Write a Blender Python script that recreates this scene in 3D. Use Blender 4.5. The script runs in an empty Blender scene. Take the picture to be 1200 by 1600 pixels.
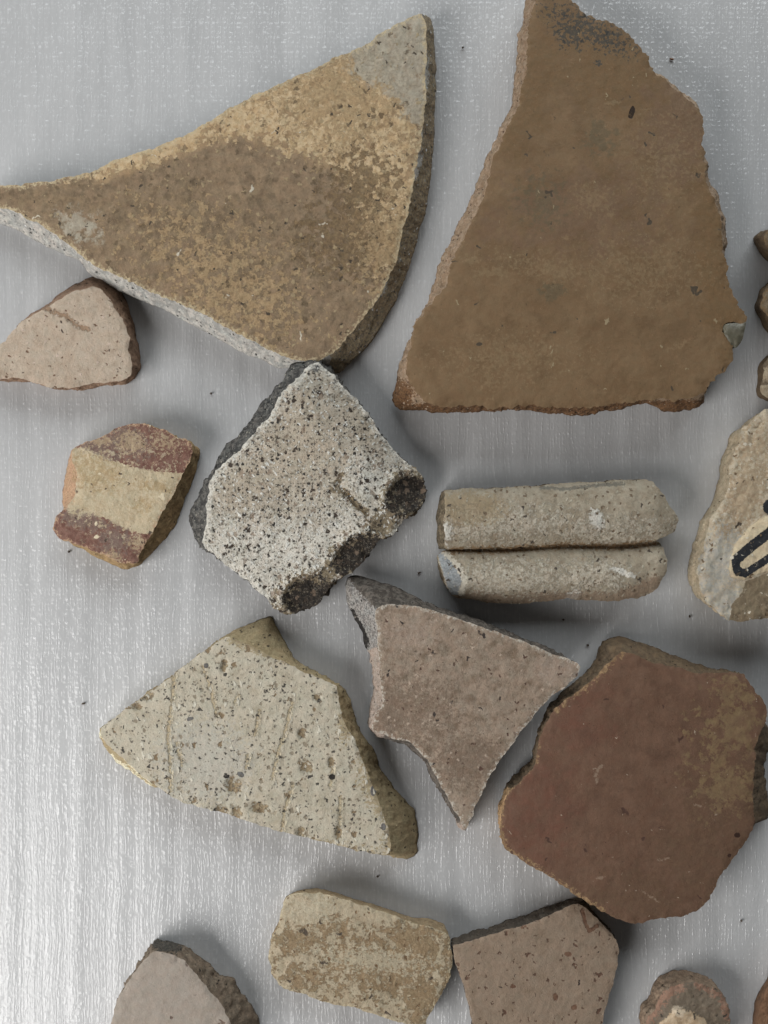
import bpy, math, random
import numpy as np
from mathutils import Vector, noise
from mathutils.geometry import delaunay_2d_cdt

random.seed(4); np.random.seed(4)
scene = bpy.context.scene
col = scene.collection

# ------------------------------------------------------------------ camera
H = 0.32                 # camera height over the foam sheet (m)
S = 0.00025              # metres on the sheet for one pixel of the 1200x1600 photograph
cd = bpy.data.cameras.new('camera')
cam = bpy.data.objects.new('camera', cd); col.objects.link(cam)
cam.location = (0, 0, H); cam.rotation_euler = (0, 0, 0)
cd.sensor_fit = 'HORIZONTAL'; cd.sensor_width = 36
cd.lens = 36 * H / (1200 * S)
cd.clip_start = 0.01; cd.clip_end = 20
scene.camera = cam
scene.render.resolution_x = 768; scene.render.resolution_y = 1024

# ------------------------------------------------------------------ light
w = bpy.data.worlds.new('World'); scene.world = w; w.use_nodes = True
bg = w.node_tree.nodes['Background']
bg.inputs[0].default_value = (1.0, 0.975, 0.95, 1); bg.inputs[1].default_value = 0.045
def area(name, loc, target, size, size_y, energy, color):
    l = bpy.data.lights.new(name, 'AREA'); l.shape = 'RECTANGLE'; l.size = size; l.size_y = size_y
    l.energy = energy; l.color = color
    o = bpy.data.objects.new(name, l); col.objects.link(o); o.location = loc
    o.rotation_euler = (Vector(target) - Vector(loc)).to_track_quat('-Z', 'Y').to_euler()
    return o
area('window_light', (-0.66, -0.45, 0.45), (-0.02, 0.02, 0), 0.68, 0.56, 10.5, (1.0, 0.985, 0.965))
area('top_fill_light', (0.10, 1.55, 0.72), (0.02, 0.12, 0), 2.40, 1.10, 36.0, (0.93, 0.98, 1.0))  # added fill lamp to brighten the upper sheet, not a known window
scene.view_settings.view_transform = 'Standard'; scene.view_settings.look = 'None'
scene.view_settings.exposure = 0; scene.view_settings.gamma = 1

# ------------------------------------------------------------------ helpers
def unproj(u, v, z):
    k = (H - z) / H
    return (u - 600) * S * k, (800 - v) * S * k
def lin(c):
    c = np.array(c, float) / 255
    return np.where(c <= 0.04045, c / 12.92, ((c + 0.055) / 1.055) ** 2.4)
def alb(c, E):
    a = np.clip(lin(c) / (E * 1.45), 0.006, 0.82)
    return (float(a[0]), float(a[1]), float(a[2]), 1)

class N:
    """small node builder"""
    def __init__(s, name):
        s.m = bpy.data.materials.new(name); s.m.use_nodes = True
        s.t = s.m.node_tree; s.n = s.t.nodes; s.l = s.t.links
        s.b = s.n['Principled BSDF']
        tc = s.n.new('ShaderNodeTexCoord'); mp = s.n.new('ShaderNodeMapping')
        s.l.new(tc.outputs['Object'], mp.inputs[0]); mp.inputs['Scale'].default_value = (1000, 1000, 1000)
        s.co = mp.outputs[0]
    def set(s, inp, v):
        if isinstance(v, bpy.types.NodeSocket): s.l.new(v, inp)
        else: inp.default_value = v
    def map(s, co, sc=(1,1,1), loc=(0,0,0), rot=(0,0,0)):
        mp = s.n.new('ShaderNodeMapping'); s.l.new(co, mp.inputs[0])
        mp.inputs['Scale'].default_value = sc; mp.inputs['Location'].default_value = loc
        mp.inputs['Rotation'].default_value = rot
        return mp.outputs[0]
    def noise(s, size, detail=4, rough=0.55, sc=None, seed=0, rot=0, dist=0):
        co = s.co
        if rot: co = s.map(co, rot=(0, 0, rot))
        co = s.map(co, sc or (1,1,1), (seed * 13.7, seed * 7.3, seed * 3.1 + 0.37), rot=(0.43, 0.31, 0))
        t = s.n.new('ShaderNodeTexNoise'); s.l.new(co, t.inputs['Vector'])
        t.inputs['Scale'].default_value = 1.0 / size; t.inputs['Detail'].default_value = detail
        t.inputs['Roughness'].default_value = rough; t.inputs['Distortion'].default_value = dist
        return t.outputs['Fac']
    def math(s, op, a, b=0.0, c=0.0, clamp=False):
        t = s.n.new('ShaderNodeMath'); t.operation = op; t.use_clamp = clamp
        s.set(t.inputs[0], a); s.set(t.inputs[1], b); s.set(t.inputs[2], c)
        return t.outputs[0]
    def ramp(s, x, lo, hi, a=0.0, b=1.0):
        t = s.n.new('ShaderNodeMapRange'); t.interpolation_type = 'SMOOTHSTEP'
        s.set(t.inputs['Value'], x); t.inputs['From Min'].default_value = lo; t.inputs['From Max'].default_value = hi
        t.inputs['To Min'].default_value = a; t.inputs['To Max'].default_value = b
        return t.outputs[0]
    def mix(s, f, a, b, mode='MIX'):
        t = s.n.new('ShaderNodeMix'); t.data_type = 'RGBA'; t.blend_type = mode
        s.set(t.inputs[0], f); s.set(t.inputs[6], a); s.set(t.inputs[7], b)
        return t.outputs[2]
    def attr(s, name):
        t = s.n.new('ShaderNodeAttribute'); t.attribute_name = name
        return t.outputs['Fac']
    def spots(s, cell, r, density, seed=0, sc=(1,1,1), rot=0, warp=0.35, soft=0.5, jit=1.0, flat=True):
        """irregular grains: one candidate per cell, only some of them present"""
        co = s.map(s.co, rot=(0,0,rot)) if rot else s.co
        co = s.map(co, sc, (seed * 5.1, seed * 9.7, seed * 2.3))
        wn = s.n.new('ShaderNodeTexNoise'); s.l.new(s.map(co, loc=(0, 0, 0.31), rot=(0.47, 0.36, 0)), wn.inputs['Vector'])
        wn.inputs['Scale'].default_value = 2.2 / cell; wn.inputs['Detail'].default_value = 2
        vm = s.n.new('ShaderNodeVectorMath'); vm.operation = 'SUBTRACT'
        s.l.new(wn.outputs['Color'], vm.inputs[0]); vm.inputs[1].default_value = (.5, .5, .5)
        vs = s.n.new('ShaderNodeVectorMath'); vs.operation = 'SCALE'; s.l.new(vm.outputs[0], vs.inputs[0])
        vs.inputs['Scale'].default_value = cell * warp * 2
        va = s.n.new('ShaderNodeVectorMath'); va.operation = 'ADD'; s.l.new(co, va.inputs[0]); s.l.new(vs.outputs[0], va.inputs[1])
        t = s.n.new('ShaderNodeTexVoronoi'); t.voronoi_dimensions = '2D' if flat else '3D'; s.l.new(va.outputs[0], t.inputs['Vector'])
        t.inputs['Scale'].default_value = 1.0 / cell; t.inputs['Randomness'].default_value = jit
        sp = s.n.new('ShaderNodeSeparateColor'); s.l.new(t.outputs['Color'], sp.inputs[0])
        present = s.ramp(sp.outputs[0], 1 - density - 0.01, 1 - density + 0.01)
        rad = s.math('MULTIPLY_ADD', sp.outputs[1], r * 0.9, r * 0.35)
        q = s.math('DIVIDE', t.outputs['Distance'], rad)
        return s.math('MULTIPLY', s.ramp(q, 1.0 + soft * .5, 1.0 - soft * .5), present)
    def finish(s, colr, height, bump, rough, spec=0.35, dist=0.0004):
        s.set(s.b.inputs['Base Color'], colr)
        s.set(s.b.inputs['Roughness'], rough)
        s.b.inputs['Specular IOR Level'].default_value = spec
        if height is not None:
            bp = s.n.new('ShaderNodeBump'); bp.inputs['Strength'].default_value = bump
            bp.inputs['Distance'].default_value = dist
            s.l.new(height, bp.inputs['Height']); s.l.new(bp.outputs[0], s.b.inputs['Normal'])
        return s.m

def masked(n, name, amp, lo=0.4, hi=0.6, size=1.2, seed=0):
    """a mask painted on the sherd, its border broken up by noise"""
    nz = n.ramp(n.noise(size, 6, 0.7, seed=seed + 40), 0.28, 0.72)
    a = n.attr(name)
    x = n.math('ADD', a, n.math('MULTIPLY_ADD', nz, amp, -amp * 0.5))
    return n.math('MULTIPLY', n.ramp(x, lo, hi), n.ramp(a, 0.0, 0.2))

def patina(n, c, h, E, seed, light, dark, amt=1.0):
    """chroma drift, fine grain, hair-thin light marks and soft dark pin-pricks that every fired surface has"""
    x = n.ramp(n.noise(3.6, 4, 0.6, seed=seed + 71), 0.32, 0.68)
    c = n.mix(n.math('MULTIPLY', x, 0.55 * amt), c, n.mix(1.0, c, (1.07, 0.985, 0.95, 1), 'MULTIPLY'))
    x = n.ramp(n.noise(2.6, 4, 0.6, seed=seed + 73), 0.45, 0.72)
    c = n.mix(n.math('MULTIPLY', x, 0.7 * amt), c, n.mix(1.0, c, (0.96, 0.985, 0.97, 1), 'MULTIPLY'))
    g = n.noise(0.45, 3, 0.7, sc=(1, 0.7, 1), seed=seed + 75)
    c = n.mix(n.math('MULTIPLY', n.ramp(g, 0.52, 0.75), 0.6 * amt), c, n.mix(1.0, c, (1.22, 1.22, 1.22, 1), 'MULTIPLY'))
    c = n.mix(n.math('MULTIPLY', n.ramp(g, 0.48, 0.25), 0.6 * amt), c, n.mix(1.0, c, (0.78, 0.77, 0.76, 1), 'MULTIPLY'))
    r = n.math('ABSOLUTE', n.math('MULTIPLY_ADD', n.noise(1.7, 2, 0.5, seed=seed + 77, dist=0.4), 2, -1))
    r = n.math('MULTIPLY', n.ramp(r, 0.05, 0.0), n.ramp(n.noise(2.2, 2, 0.5, seed=seed + 78), 0.56, 0.66))
    c = n.mix(n.math('MULTIPLY', r, 0.55 * amt), c, light)
    p = n.ramp(n.noise(0.95, 2, 0.5, seed=seed + 79), 0.68, 0.78)
    c = n.mix(n.math('MULTIPLY', p, 0.55 * amt), c, dark)
    h = n.math('ADD', h, n.math('MULTIPLY', g, 0.5))
    h = n.math('ADD', h, n.math('MULTIPLY', r, 0.3))
    h = n.math('ADD', h, n.math('MULTIPLY', p, -0.5))
    return c, h

def face_mat(name, E, base, light, dark, size=5.0, grains=(), masks=(), bump=0.5, rough=0.75, spec=0.3,
             contrast=(0.3, 0.7), rim=None, rimw=(0.9, 0.1), scratch=0.0, seed=0, fine=0.35, mottle=0.6, grit=0.0, pat=1.0, rimout=None):
    n = N(name)
    big = n.noise(size, 6, 0.62, seed=seed, dist=0.3)
    small = n.noise(size * 0.22, 6, 0.7, seed=seed + 3)
    c = n.mix(n.math('MULTIPLY', n.ramp(big, contrast[0], contrast[1]), mottle), alb(base, E), alb(light, E))
    c = n.mix(n.math('MULTIPLY', n.ramp(n.noise(size * 0.8, 6, 0.62, seed=seed + 7, dist=0.3), 0.45, 0.75), mottle), c, alb(dark, E))
    c = n.mix(n.math('MULTIPLY', n.ramp(small, 0.5, 0.8), fine), c, alb(light, E))
    c = n.mix(n.math('MULTIPLY', n.ramp(small, 0.5, 0.22), fine), c, alb(dark, E))
    h = n.math('MULTIPLY', small, 1.2)
    h = n.math('ADD', h, n.math('MULTIPLY', n.noise(0.35, 4, 0.7, seed=seed + 11), 0.45 + grit))
    for k, m in enumerate(masks):
        f = masked(n, m['m'], m.get('amp', 0.6), m.get('lo', 0.42), m.get('hi', 0.58), m.get('size', 1.2), seed + k)
        f = n.math('MULTIPLY', f, m.get('f', 1.0))
        cc = alb(m['c'], E)
        if 'c2' in m:
            cc = n.mix(n.ramp(n.noise(m.get('s2', 1.6), 6, 0.65, seed=seed + 60 + k, dist=0.4), 0.36, 0.64), cc, alb(m['c2'], E))
        c = n.mix(f, c, cc)
        if m.get('h'): h = n.math('ADD', h, n.math('MULTIPLY', f, m['h']))
    c, h = patina(n, c, h, E, seed, alb(np.minimum(255, np.array(light) * 1.12), E), alb(np.array(dark) * 0.75, E), pat)
    for k, g in enumerate(grains):
        sp = n.spots(g['cell'], g['r'], g['d'], seed=seed * 3 + k, sc=g.get('sc', (1,1,1)), rot=g.get('rot', 0), soft=g.get('soft', .6), warp=g.get('warp', .5))
        if g.get('in'): sp = n.math('MULTIPLY', sp, n.ramp(n.attr(g['in']), 0.3, 0.6))
        if g.get('out'): sp = n.math('MULTIPLY', sp, n.ramp(n.attr(g['out']), 0.5, 0.3))
        sp2 = n.math('MULTIPLY', sp, g.get('f', 1.0))
        c = n.mix(sp2, c, alb(g['c'], E))
        h = n.math('ADD', h, n.math('MULTIPLY', sp, g.get('h', -0.8)))
    if scratch:
        s1 = n.noise(0.5, 2, 0.5, sc=(1, 0.04, 1), seed=seed + 21, rot=0.12)
        c = n.mix(n.math('MULTIPLY', n.ramp(s1, 0.66, 0.74), scratch), c, alb(light, E))
    if rim:
        nz = n.ramp(n.noise(1.1, 6, 0.7, seed=seed + 33), 0.28, 0.72)
        f = n.ramp(n.math('ADD', n.attr('edge'), n.math('MULTIPLY_ADD', nz, 1.5, -0.75)), rimw[0], rimw[1])
        if rimout: f = n.math('MULTIPLY', f, n.ramp(n.attr(rimout), 0.4, 0.1))
        c = n.mix(f, c, alb(rim, E))
    return n.finish(c, h, min(1.0, bump * 1.2), rough, spec)

def edge_mat(name, E, base, light, dark, size=1.8, bump=0.9, rough=0.85, masks=(), grains=(), seed=0, contrast=(0.42, 0.6)):
    n = N(name)
    a = n.noise(size, 6, 0.68, seed=seed); b = n.noise(size * 0.3, 6, 0.72, seed=seed + 2)
    c = n.mix(n.ramp(a, contrast[0], contrast[1]), alb(base, E), alb(light, E))
    c = n.mix(n.ramp(b, 0.55, 0.72), c, alb(dark, E))
    h = n.math('ADD', a, n.math('MULTIPLY', b, 0.7))
    h = n.math('ADD', h, n.math('MULTIPLY', n.noise(0.3, 4, 0.7, seed=seed + 5), 0.4))
    for k, m in enumerate(masks):
        f = masked(n, m['m'], m.get('amp', 0.6), 0.42, 0.58, 1.0, seed + k)
        cc = alb(m['c'], E)
        if 'c2' in m: cc = n.mix(n.ramp(n.noise(0.9, 5, .7, seed=seed + 60 + k), 0.42, 0.6), cc, alb(m['c2'], E))
        c = n.mix(n.math('MULTIPLY', f, m.get('f', 1.0)), c, cc)
    c, h = patina(n, c, h, E, seed + 5, alb(np.minimum(255, np.array(light) * 1.15), E), alb(np.array(dark) * 0.7, E), 1.3)
    grains = list(grains) + [dict(cell=1.3, r=.26, d=.16, c=np.array(dark) * .72), dict(cell=1.7, r=.24, d=.15, c=np.minimum(255, np.array(light) * 1.16), h=.5)]
    for k, g in enumerate(grains):
        sp = n.spots(g['cell'], g['r'], g['d'], seed=seed * 3 + k, flat=False)
        c = n.mix(sp, c, alb(g['c'], E)); h = n.math('ADD', h, n.math('MULTIPLY', sp, g.get('h', -0.6)))
    return n.finish(c, h, bump, rough, 0.25, 0.0009)

# --- masks in the photograph's pixel units; 0.5 at the border
def blob(cx, cy, rx, ry, rot=0, soft=0.5):
    def f(u, v):
        a = math.radians(rot); x = (u - cx) * math.cos(a) + (v - cy) * math.sin(a); y = -(u - cx) * math.sin(a) + (v - cy) * math.cos(a)
        return np.clip(0.5 + (1 - np.sqrt((x / rx) ** 2 + (y / ry) ** 2)) * soft * 2 / 1.0, 0, 1)
    return f
def segdist(u, v, pts, closed=False):
    d = np.full(u.shape, 1e9); P = list(pts) + ([pts[0]] if closed else [])
    for (x0, y0), (x1, y1) in zip(P[:-1], P[1:]):
        dx, dy = x1 - x0, y1 - y0; L = dx * dx + dy * dy + 1e-9
        t = np.clip(((u - x0) * dx + (v - y0) * dy) / L, 0, 1)
        d = np.minimum(d, np.hypot(u - x0 - t * dx, v - y0 - t * dy))
    return d
def inside(u, v, pts):
    r = np.zeros(u.shape, bool); n = len(pts); j = n - 1
    for i in range(n):
        xi, yi = pts[i][0], pts[i][1]; xj, yj = pts[j][0], pts[j][1]
        if yi != yj:
            r ^= ((yi > v) != (yj > v)) & (u < (xj - xi) * (v - yi) / (yj - yi) + xi)
        j = i
    return r
def poly(pts, fall=8):
    def f(u, v):
        d = segdist(u, v, pts, True)
        return np.clip(0.5 + np.where(inside(u, v, pts), d, -d) / (2 * fall), 0, 1)
    return f
def stroke(pts, wd, fall=2):
    def f(u, v): return np.clip(0.5 + (wd - segdist(u, v, pts)) / (2 * fall), 0, 1)
    return f
def union(*fs):
    def f(u, v):
        r = fs[0](u, v)
        for g in fs[1:]: r = np.maximum(r, g(u, v))
        return r
    return f

def fr(x, y, z, o=4, hh=0.75): return noise.fractal(Vector((x, y, z)), hh, 2.0, o)

def mesh_obj(name, V, F, mat, parent, attrs, smooth=True):
    me = bpy.data.meshes.new(name); me.from_pydata([tuple(p) for p in V], [], F); me.update()
    for k, a in attrs.items():
        at = me.attributes.new(k, 'FLOAT', 'POINT'); at.data.foreach_set('value', np.asarray(a, np.float32))
    me.materials.append(mat)
    if smooth: me.polygons.foreach_set('use_smooth', [True] * len(me.polygons))
    o = bpy.data.objects.new(name, me); col.objects.link(o); o.parent = parent
    return o

def thing(name, label, cat, u, v, group=None):
    o = bpy.data.objects.new(name, None); col.objects.link(o)
    x, y = unproj(u, v, 0); o.location = (x, y, 0); o.empty_display_size = 0.01
    o['label'] = label; o['category'] = cat
    if group: o['group'] = group
    return o

def slab(root, pts, zf, th, fmat, emat, masks=None, jag=1.2, step=2.6, rough=0.06, wallrough=0.35, lip=0.35, liprad=5,
         relief=None, seed=0, names=('face', 'broken_edge'), wallpow=1.0, rings=13, fmin=None, inset=0.5, jagsize=14):
    """one solid piece of pottery: face traced at its own height, fractured wall down to its base outline.
    pts: (u,v) or (u,v,ub,vb).  zf(u,v): height in mm.  th: thickness in mm."""
    masks = masks or {}
    P = [tuple(p) for p in pts]
    ar = sum(P[i][0] * P[(i+1) % len(P)][1] - P[(i+1) % len(P)][0] * P[i][1] for i in range(len(P)))
    if ar > 0: P = P[::-1]                      # counter-clockwise in the world (v points down)
    cu = np.mean([p[0] for p in P]); cv = np.mean([p[1] for p in P])
    U = np.array([p[0] for p in P], float); V_ = np.array([p[1] for p in P], float)
    zt = zf(U, V_); zb = np.maximum(0.15, zt - th)
    bx = np.zeros(len(P)); by = np.zeros(len(P))
    for i, p in enumerate(P):
        if len(p) == 4: bx[i], by[i] = unproj(p[2], p[3], zb[i] / 1000)
        else:
            x, y = unproj(p[0], p[1], zt[i] / 1000)
            a = P[i-1]; b = P[(i+1) % len(P)]
            nx, ny = (b[1] - a[1]), (b[0] - a[0]); L = math.hypot(nx, ny) + 1e-9
            # inward normal (ccw in world): world tangent (b-a) = (dx,-dv); inward = (-ty, tx)
            tx, ty = (b[0] - a[0]) / L, -(b[1] - a[1]) / L
            bx[i], by[i] = x - ty * inset / 1000, y + tx * inset / 1000
    # densify
    du, dv, dbx, dby, dzb = [], [], [], [], []
    n = len(P)
    for i in range(n):
        j = (i + 1) % n
        k = max(1, int(math.hypot(U[j] - U[i], V_[j] - V_[i]) / step))
        for q in range(k):
            t = q / k
            du.append(U[i] + (U[j] - U[i]) * t); dv.append(V_[i] + (V_[j] - V_[i]) * t)
            dbx.append(bx[i] + (bx[j] - bx[i]) * t); dby.append(by[i] + (by[j] - by[i]) * t); dzb.append(zb[i] + (zb[j] - zb[i]) * t)
    du, dv, dbx, dby, dzb = map(np.array, (du, dv, dbx, dby, dzb))
    def sm(a, r=2):
        o = a.copy()
        for _ in range(r): o = (np.roll(o, 1) + o * 2 + np.roll(o, -1)) / 4
        return o
    du, dv, dbx, dby = sm(du), sm(dv), sm(dbx, 4), sm(dby, 4)
    tu = np.roll(du, -1) - np.roll(du, 1); tv = np.roll(dv, -1) - np.roll(dv, 1); L = np.hypot(tu, tv) + 1e-9
    nu, nv = tv / L, -tu / L
    J = np.array([fr(a / jagsize, b / jagsize, seed * 3.7, 5, 0.6) for a, b in zip(du, dv)])
    J = J * jag + 0.75 * min(jag, 2) / 2 * np.array([fr(a / 4.5, b / 4.5, seed * 1.7 + 20, 3, 0.5) for a, b in zip(du, dv)])
    rr = np.random.RandomState(seed + 100)
    for gap, am in ((16, .75), (6, .35)):
        kn = np.cumsum(rr.uniform(gap * .4, gap * 1.6, int(len(du) * step / gap) + 4)) / step
        kn = kn[kn < len(du) - 1]; vals = rr.uniform(-1, 1, len(kn)) * am * jag
        J = J + np.interp(np.arange(len(du)), np.concatenate([[0], kn, [len(du)]]), np.concatenate([[0], vals, [0]]))
    bu_, bv_ = du + nu * J, dv + nv * J
    J2 = np.array([fr(a / 30, b / 30, seed * 3.7 + 50, 3, 0.8) for a, b in zip(du, dv)])
    dbx = dbx + nu * J2 * wallrough * 0.0012; dby = dby - nv * J2 * wallrough * 0.0012
    nb = len(bu_)
    # interior points
    gx = np.arange(bu_.min(), bu_.max(), step); gy = np.arange(bv_.min(), bv_.max(), step * 0.87)
    GX, GY = np.meshgrid(gx, gy); GX[1::2] += step / 2
    GX = (GX + np.random.uniform(-.25, .25, GX.shape) * step).ravel(); GY = (GY + np.random.uniform(-.25, .25, GY.shape) * step).ravel()
    bp = list(zip(bu_, bv_)); ok = inside(GX, GY, bp); GX, GY = GX[ok], GY[ok]
    def edist(a, b):
        d = np.empty(len(a))
        for s0 in range(0, len(a), 4000):
            d[s0:s0+4000] = np.sqrt(((a[s0:s0+4000, None] - bu_[None]) ** 2 + (b[s0:s0+4000, None] - bv_[None]) ** 2).min(1))
        return d
    d = edist(GX, GY); ok = d > step * 0.6; GX, GY = GX[ok], GY[ok]
    allu = np.concatenate([bu_, GX]); allv = np.concatenate([bv_, GY])
    res = delaunay_2d_cdt([Vector((a, -b)) for a, b in zip(allu, allv)], [(i, (i + 1) % nb) for i in range(nb)], [], 1, 1e-5)
    ou = np.array([p.x for p in res[0]]); ov = np.array([-p.y for p in res[0]])
    def height(a, b, d):
        z = zf(a, b) + 0
        kl = np.array([fr(x / 22, y / 22, seed + 31, 4, 0.6) for x, y in zip(a, b)])
        z = z - lip * np.clip(1 + 1.1 * kl, 0.2, 2.5) * np.exp(-d / (liprad * np.clip(1 + 0.9 * kl, 0.35, 2)))
        z = z + rough * 1.6 * np.array([2.2 * fr(x / 60, y / 60, seed, 3) + 0.9 * fr(x / 9, y / 9, seed + 9, 4, 0.5) for x, y in zip(a, b)])
        if relief is not None: z = z + relief(a, b)
        return z if fmin is None else np.maximum(z, fmin)
    def place(a, b, z):
        x, y = unproj(a, b, z / 1000)
        return np.stack([x - root.location.x, y - root.location.y, z / 1000], 1)
    od = edist(ou, ov); od[od < 0.02] = 0
    zt = height(ou, ov, od)
    F = [tuple(f) for f in res[2]]
    at = {k: f(ou, ov) for k, f in masks.items()}; at['edge'] = od / 10
    face = mesh_obj(names[0], place(ou, ov, zt), F, fmat, root, at)
    # fractured wall
    zt = height(bu_, bv_, np.zeros(nb)); T = place(bu_, bv_, zt)
    B = np.stack([dbx - root.location.x, dby - root.location.y, sm(dzb, 4) / 1000], 1)
    WN = np.stack([nu, -nv, np.zeros(nb)], 1)
    wv = []; wu_, wv_ = [], []
    for r in range(rings + 1):
        t = r / rings
        tz = t ** wallpow
        env = math.sin(math.pi * min(1, t * 1.0)) ** 0.5 if 0 < t < 1 else (0 if t == 0 else 0.3)
        for i in range(nb):
            p = T[i] * (1 - t) + B[i] * t; p[2] = T[i][2] * (1 - tz) + B[i][2] * tz
            q = p + np.array([root.location.x, root.location.y, 0])
            k = (fr(q[0] * 300, q[1] * 300, q[2] * 420 + seed, 5, 0.45) + 0.6 * abs(fr(q[0] * 900, q[1] * 900, q[2] * 1100 + seed, 3, 0.5))) * wallrough * 0.0013 * env
            p = p + WN[i] * k; p[2] += k * 0.5 * env if t < 1 else 0
            if p[2] < 0.0001: p[2] = 0.0001
            wv.append(p)
            wu_.append(bu_[i] * (1 - t) + (600 + q[0] / S) * t); wv_.append(bv_[i] * (1 - t) + (800 - q[1] / S) * t)
    WF = []
    for r in range(rings):
        for i in range(nb):
            j = (i + 1) % nb; a = r * nb
            WF.append((a + i, a + nb + i, a + nb + j, a + j))
    WF.append(tuple(rings * nb + i for i in range(nb))[::-1])
    wu_, wv_ = np.array(wu_), np.array(wv_)
    at = {k: f(wu_, wv_) for k, f in masks.items()}
    at['down'] = np.repeat(np.linspace(0, 1, rings + 1), nb)
    mesh_obj(names[1], wv, WF, emat, root, at)
    return face

def plane(z0, cu, cv, gx=0, gy=0, dome=0, R=200):
    """height in mm; gx, gy in mm per 100 px; dome in mm"""
    return lambda u, v: z0 + (u - cu) * gx / 100 + (v - cv) * gy / 100 + dome * (1 - ((u - cu) ** 2 + (v - cv) ** 2) / R ** 2)

# ------------------------------------------------------------------ the surface: packing-foam sheet
def foam():
    def axis(lo, hi, a, b, st, co):
        return np.concatenate([np.linspace(lo, a, co, endpoint=False), np.arange(a, b, st), np.linspace(b, hi, co)])
    xs = axis(-2200, 3400, -60, 1260, 2.5, 60); ys = axis(-2200, 3800, -60, 1660, 5, 60)
    X, Y = np.meshgrid(xs, ys)
    rng = np.random.RandomState(2)
    z = np.zeros(X.shape)
    # broad soft corrugation, columns of flattened bubbles, wandering a little sideways
    wob = 5 * np.sin(Y / 210 + 1) + 2.5 * np.sin(Y / 77 + X / 190)
    for per, amp in ((131, .05), (57, .05), (34, .04)):
        z += amp * np.sin((X + wob) / per * 2 * math.pi + rng.rand() * 6 + 0.4 * np.sin(Y / 300 + per))
    colw = 10.5; ci = np.floor((X + wob * .5) / colw); ph = ((X + wob * .5) / colw - ci)
    rnd = lambda k: np.modf(np.abs(np.sin(k * 12.9898 + 4.1) * 43758.5453))[0]
    amp = 0.02 + 0.03 * rnd(ci)
    z += amp * np.sin(ph * math.pi) ** 0.8 * (0.75 + 0.25 * np.sin(Y / 11 * 2 * math.pi / 1.0 + rnd(ci + 7) * 6.28))
    x, y = unproj(X, Y, 0)
    me = bpy.data.meshes.new('foam_sheet')
    ny, nx = X.shape
    idx = np.arange(ny * nx).reshape(ny, nx)
    F = np.stack([idx[:-1, :-1], idx[1:, :-1], idx[1:, 1:], idx[:-1, 1:]], -1).reshape(-1, 4)
    V = np.stack([x.ravel(), y.ravel(), (z.ravel() - z.max()) / 1000], 1)
    me.from_pydata(V.tolist(), [], F.tolist()); me.update()
    me.polygons.foreach_set('use_smooth', [True] * len(me.polygons))
    n = N('packing_foam')
    sx = n.n.new('ShaderNodeSeparateXYZ'); n.l.new(n.co, sx.inputs[0])
    X_, Y_ = sx.outputs[0], sx.outputs[1]
    warp = n.math('ADD', n.math('MULTIPLY', n.noise(16, 2, 0.5, sc=(1, 0.5, 1), seed=12), 5.0), n.math('MULTIPLY', n.noise(2.6, 2, 0.5, sc=(1, 0.6, 1), seed=13), 0.75))
    xw = n.math('ADD', X_, warp)
    def strands(period, width, seed, lo, hi, ylen, ybead):
        q = n.math('DIVIDE', n.math('ADD', xw, seed * 3.3 + 900), period)
        idn = n.math('FLOOR', q); frc = n.math('SUBTRACT', q, idn)
        prof = n.ramp(n.math('ABSOLUTE', n.math('SUBTRACT', frc, 0.5)), width, 0.0)
        def col1(ys, k, det=2):
            cx = n.n.new('ShaderNodeCombineXYZ'); n.l.new(n.math('MULTIPLY', idn, 7.31 + k), cx.inputs[0])
            n.l.new(n.math('DIVIDE', Y_, ys), cx.inputs[1]); cx.inputs[2].default_value = seed + k
            t = n.n.new('ShaderNodeTexNoise'); n.l.new(cx.outputs[0], t.inputs['Vector']); t.inputs['Scale'].default_value = 1.0
            t.inputs['Detail'].default_value = det
            return t.outputs['Fac']
        pres = n.ramp(col1(ylen, 0.13), lo, hi)
        bead = n.ramp(col1(ybead, 0.57, 1), 0.35, 0.62)
        row = n.math('MULTIPLY_ADD', n.math('SINE', n.math('MULTIPLY', Y_, 3.3)), 0.22, 0.78)
        return n.math('MULTIPLY', n.math('MULTIPLY', prof, row), n.math('MULTIPLY', pres, n.math('MULTIPLY_ADD', bead, 0.75, 0.25)))
    s1 = strands(1.35, 0.28, 1, 0.44, 0.58, 6.0, 1.5)
    s2 = strands(0.9, 0.42, 2, 0.46, 0.60, 2.6, 0.9)
    s3 = strands(2.5, 0.42, 3, 0.40, 0.65, 3.0, 2.1)
    soft = n.noise(0.7, 3, 0.6, sc=(1, 0.10, 1), seed=2)
    weave = n.math('MULTIPLY', n.math('SINE', n.math('MULTIPLY', Y_, 2.35)), n.math('SINE', n.math('MULTIPLY', X_, 2.35)))
    h = n.math('ADD', n.math('MULTIPLY', s1, 1.0), n.math('MULTIPLY', s2, 0.55))
    h = n.math('ADD', h, n.math('MULTIPLY', s3, 0.8))
    h = n.math('ADD', h, n.math('MULTIPLY', soft, 0.28))
    h = n.math('ADD', h, n.math('MULTIPLY', weave, 0.06))
    fol = n.noise(12, 4, 0.6, sc=(1, 0.15, 1), seed=5)
    c = n.mix(n.ramp(fol, 0.35, 0.65), (0.425, 0.425, 0.427, 1), (0.465, 0.465, 0.467, 1))
    c = n.mix(n.math('MULTIPLY', n.math('ADD', s1, n.math('MULTIPLY', s2, 0.6)), 0.30), c, (0.66, 0.665, 0.67, 1))  # whitish film on the strands, their glints also painted in as paler colour
    c = n.mix(n.math('MULTIPLY', s3, 0.22), c, (0.66, 0.665, 0.67, 1))
    # film: the glossy skin carries the fine wrinkles, the milky foam under it scatters them away
    n.finish(c, h, 0.38, 0.45, 0.25, 0.00015)
    bp = n.n.new('ShaderNodeBump'); bp.inputs['Strength'].default_value = 1.0; bp.inputs['Distance'].default_value = 0.00027
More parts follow.
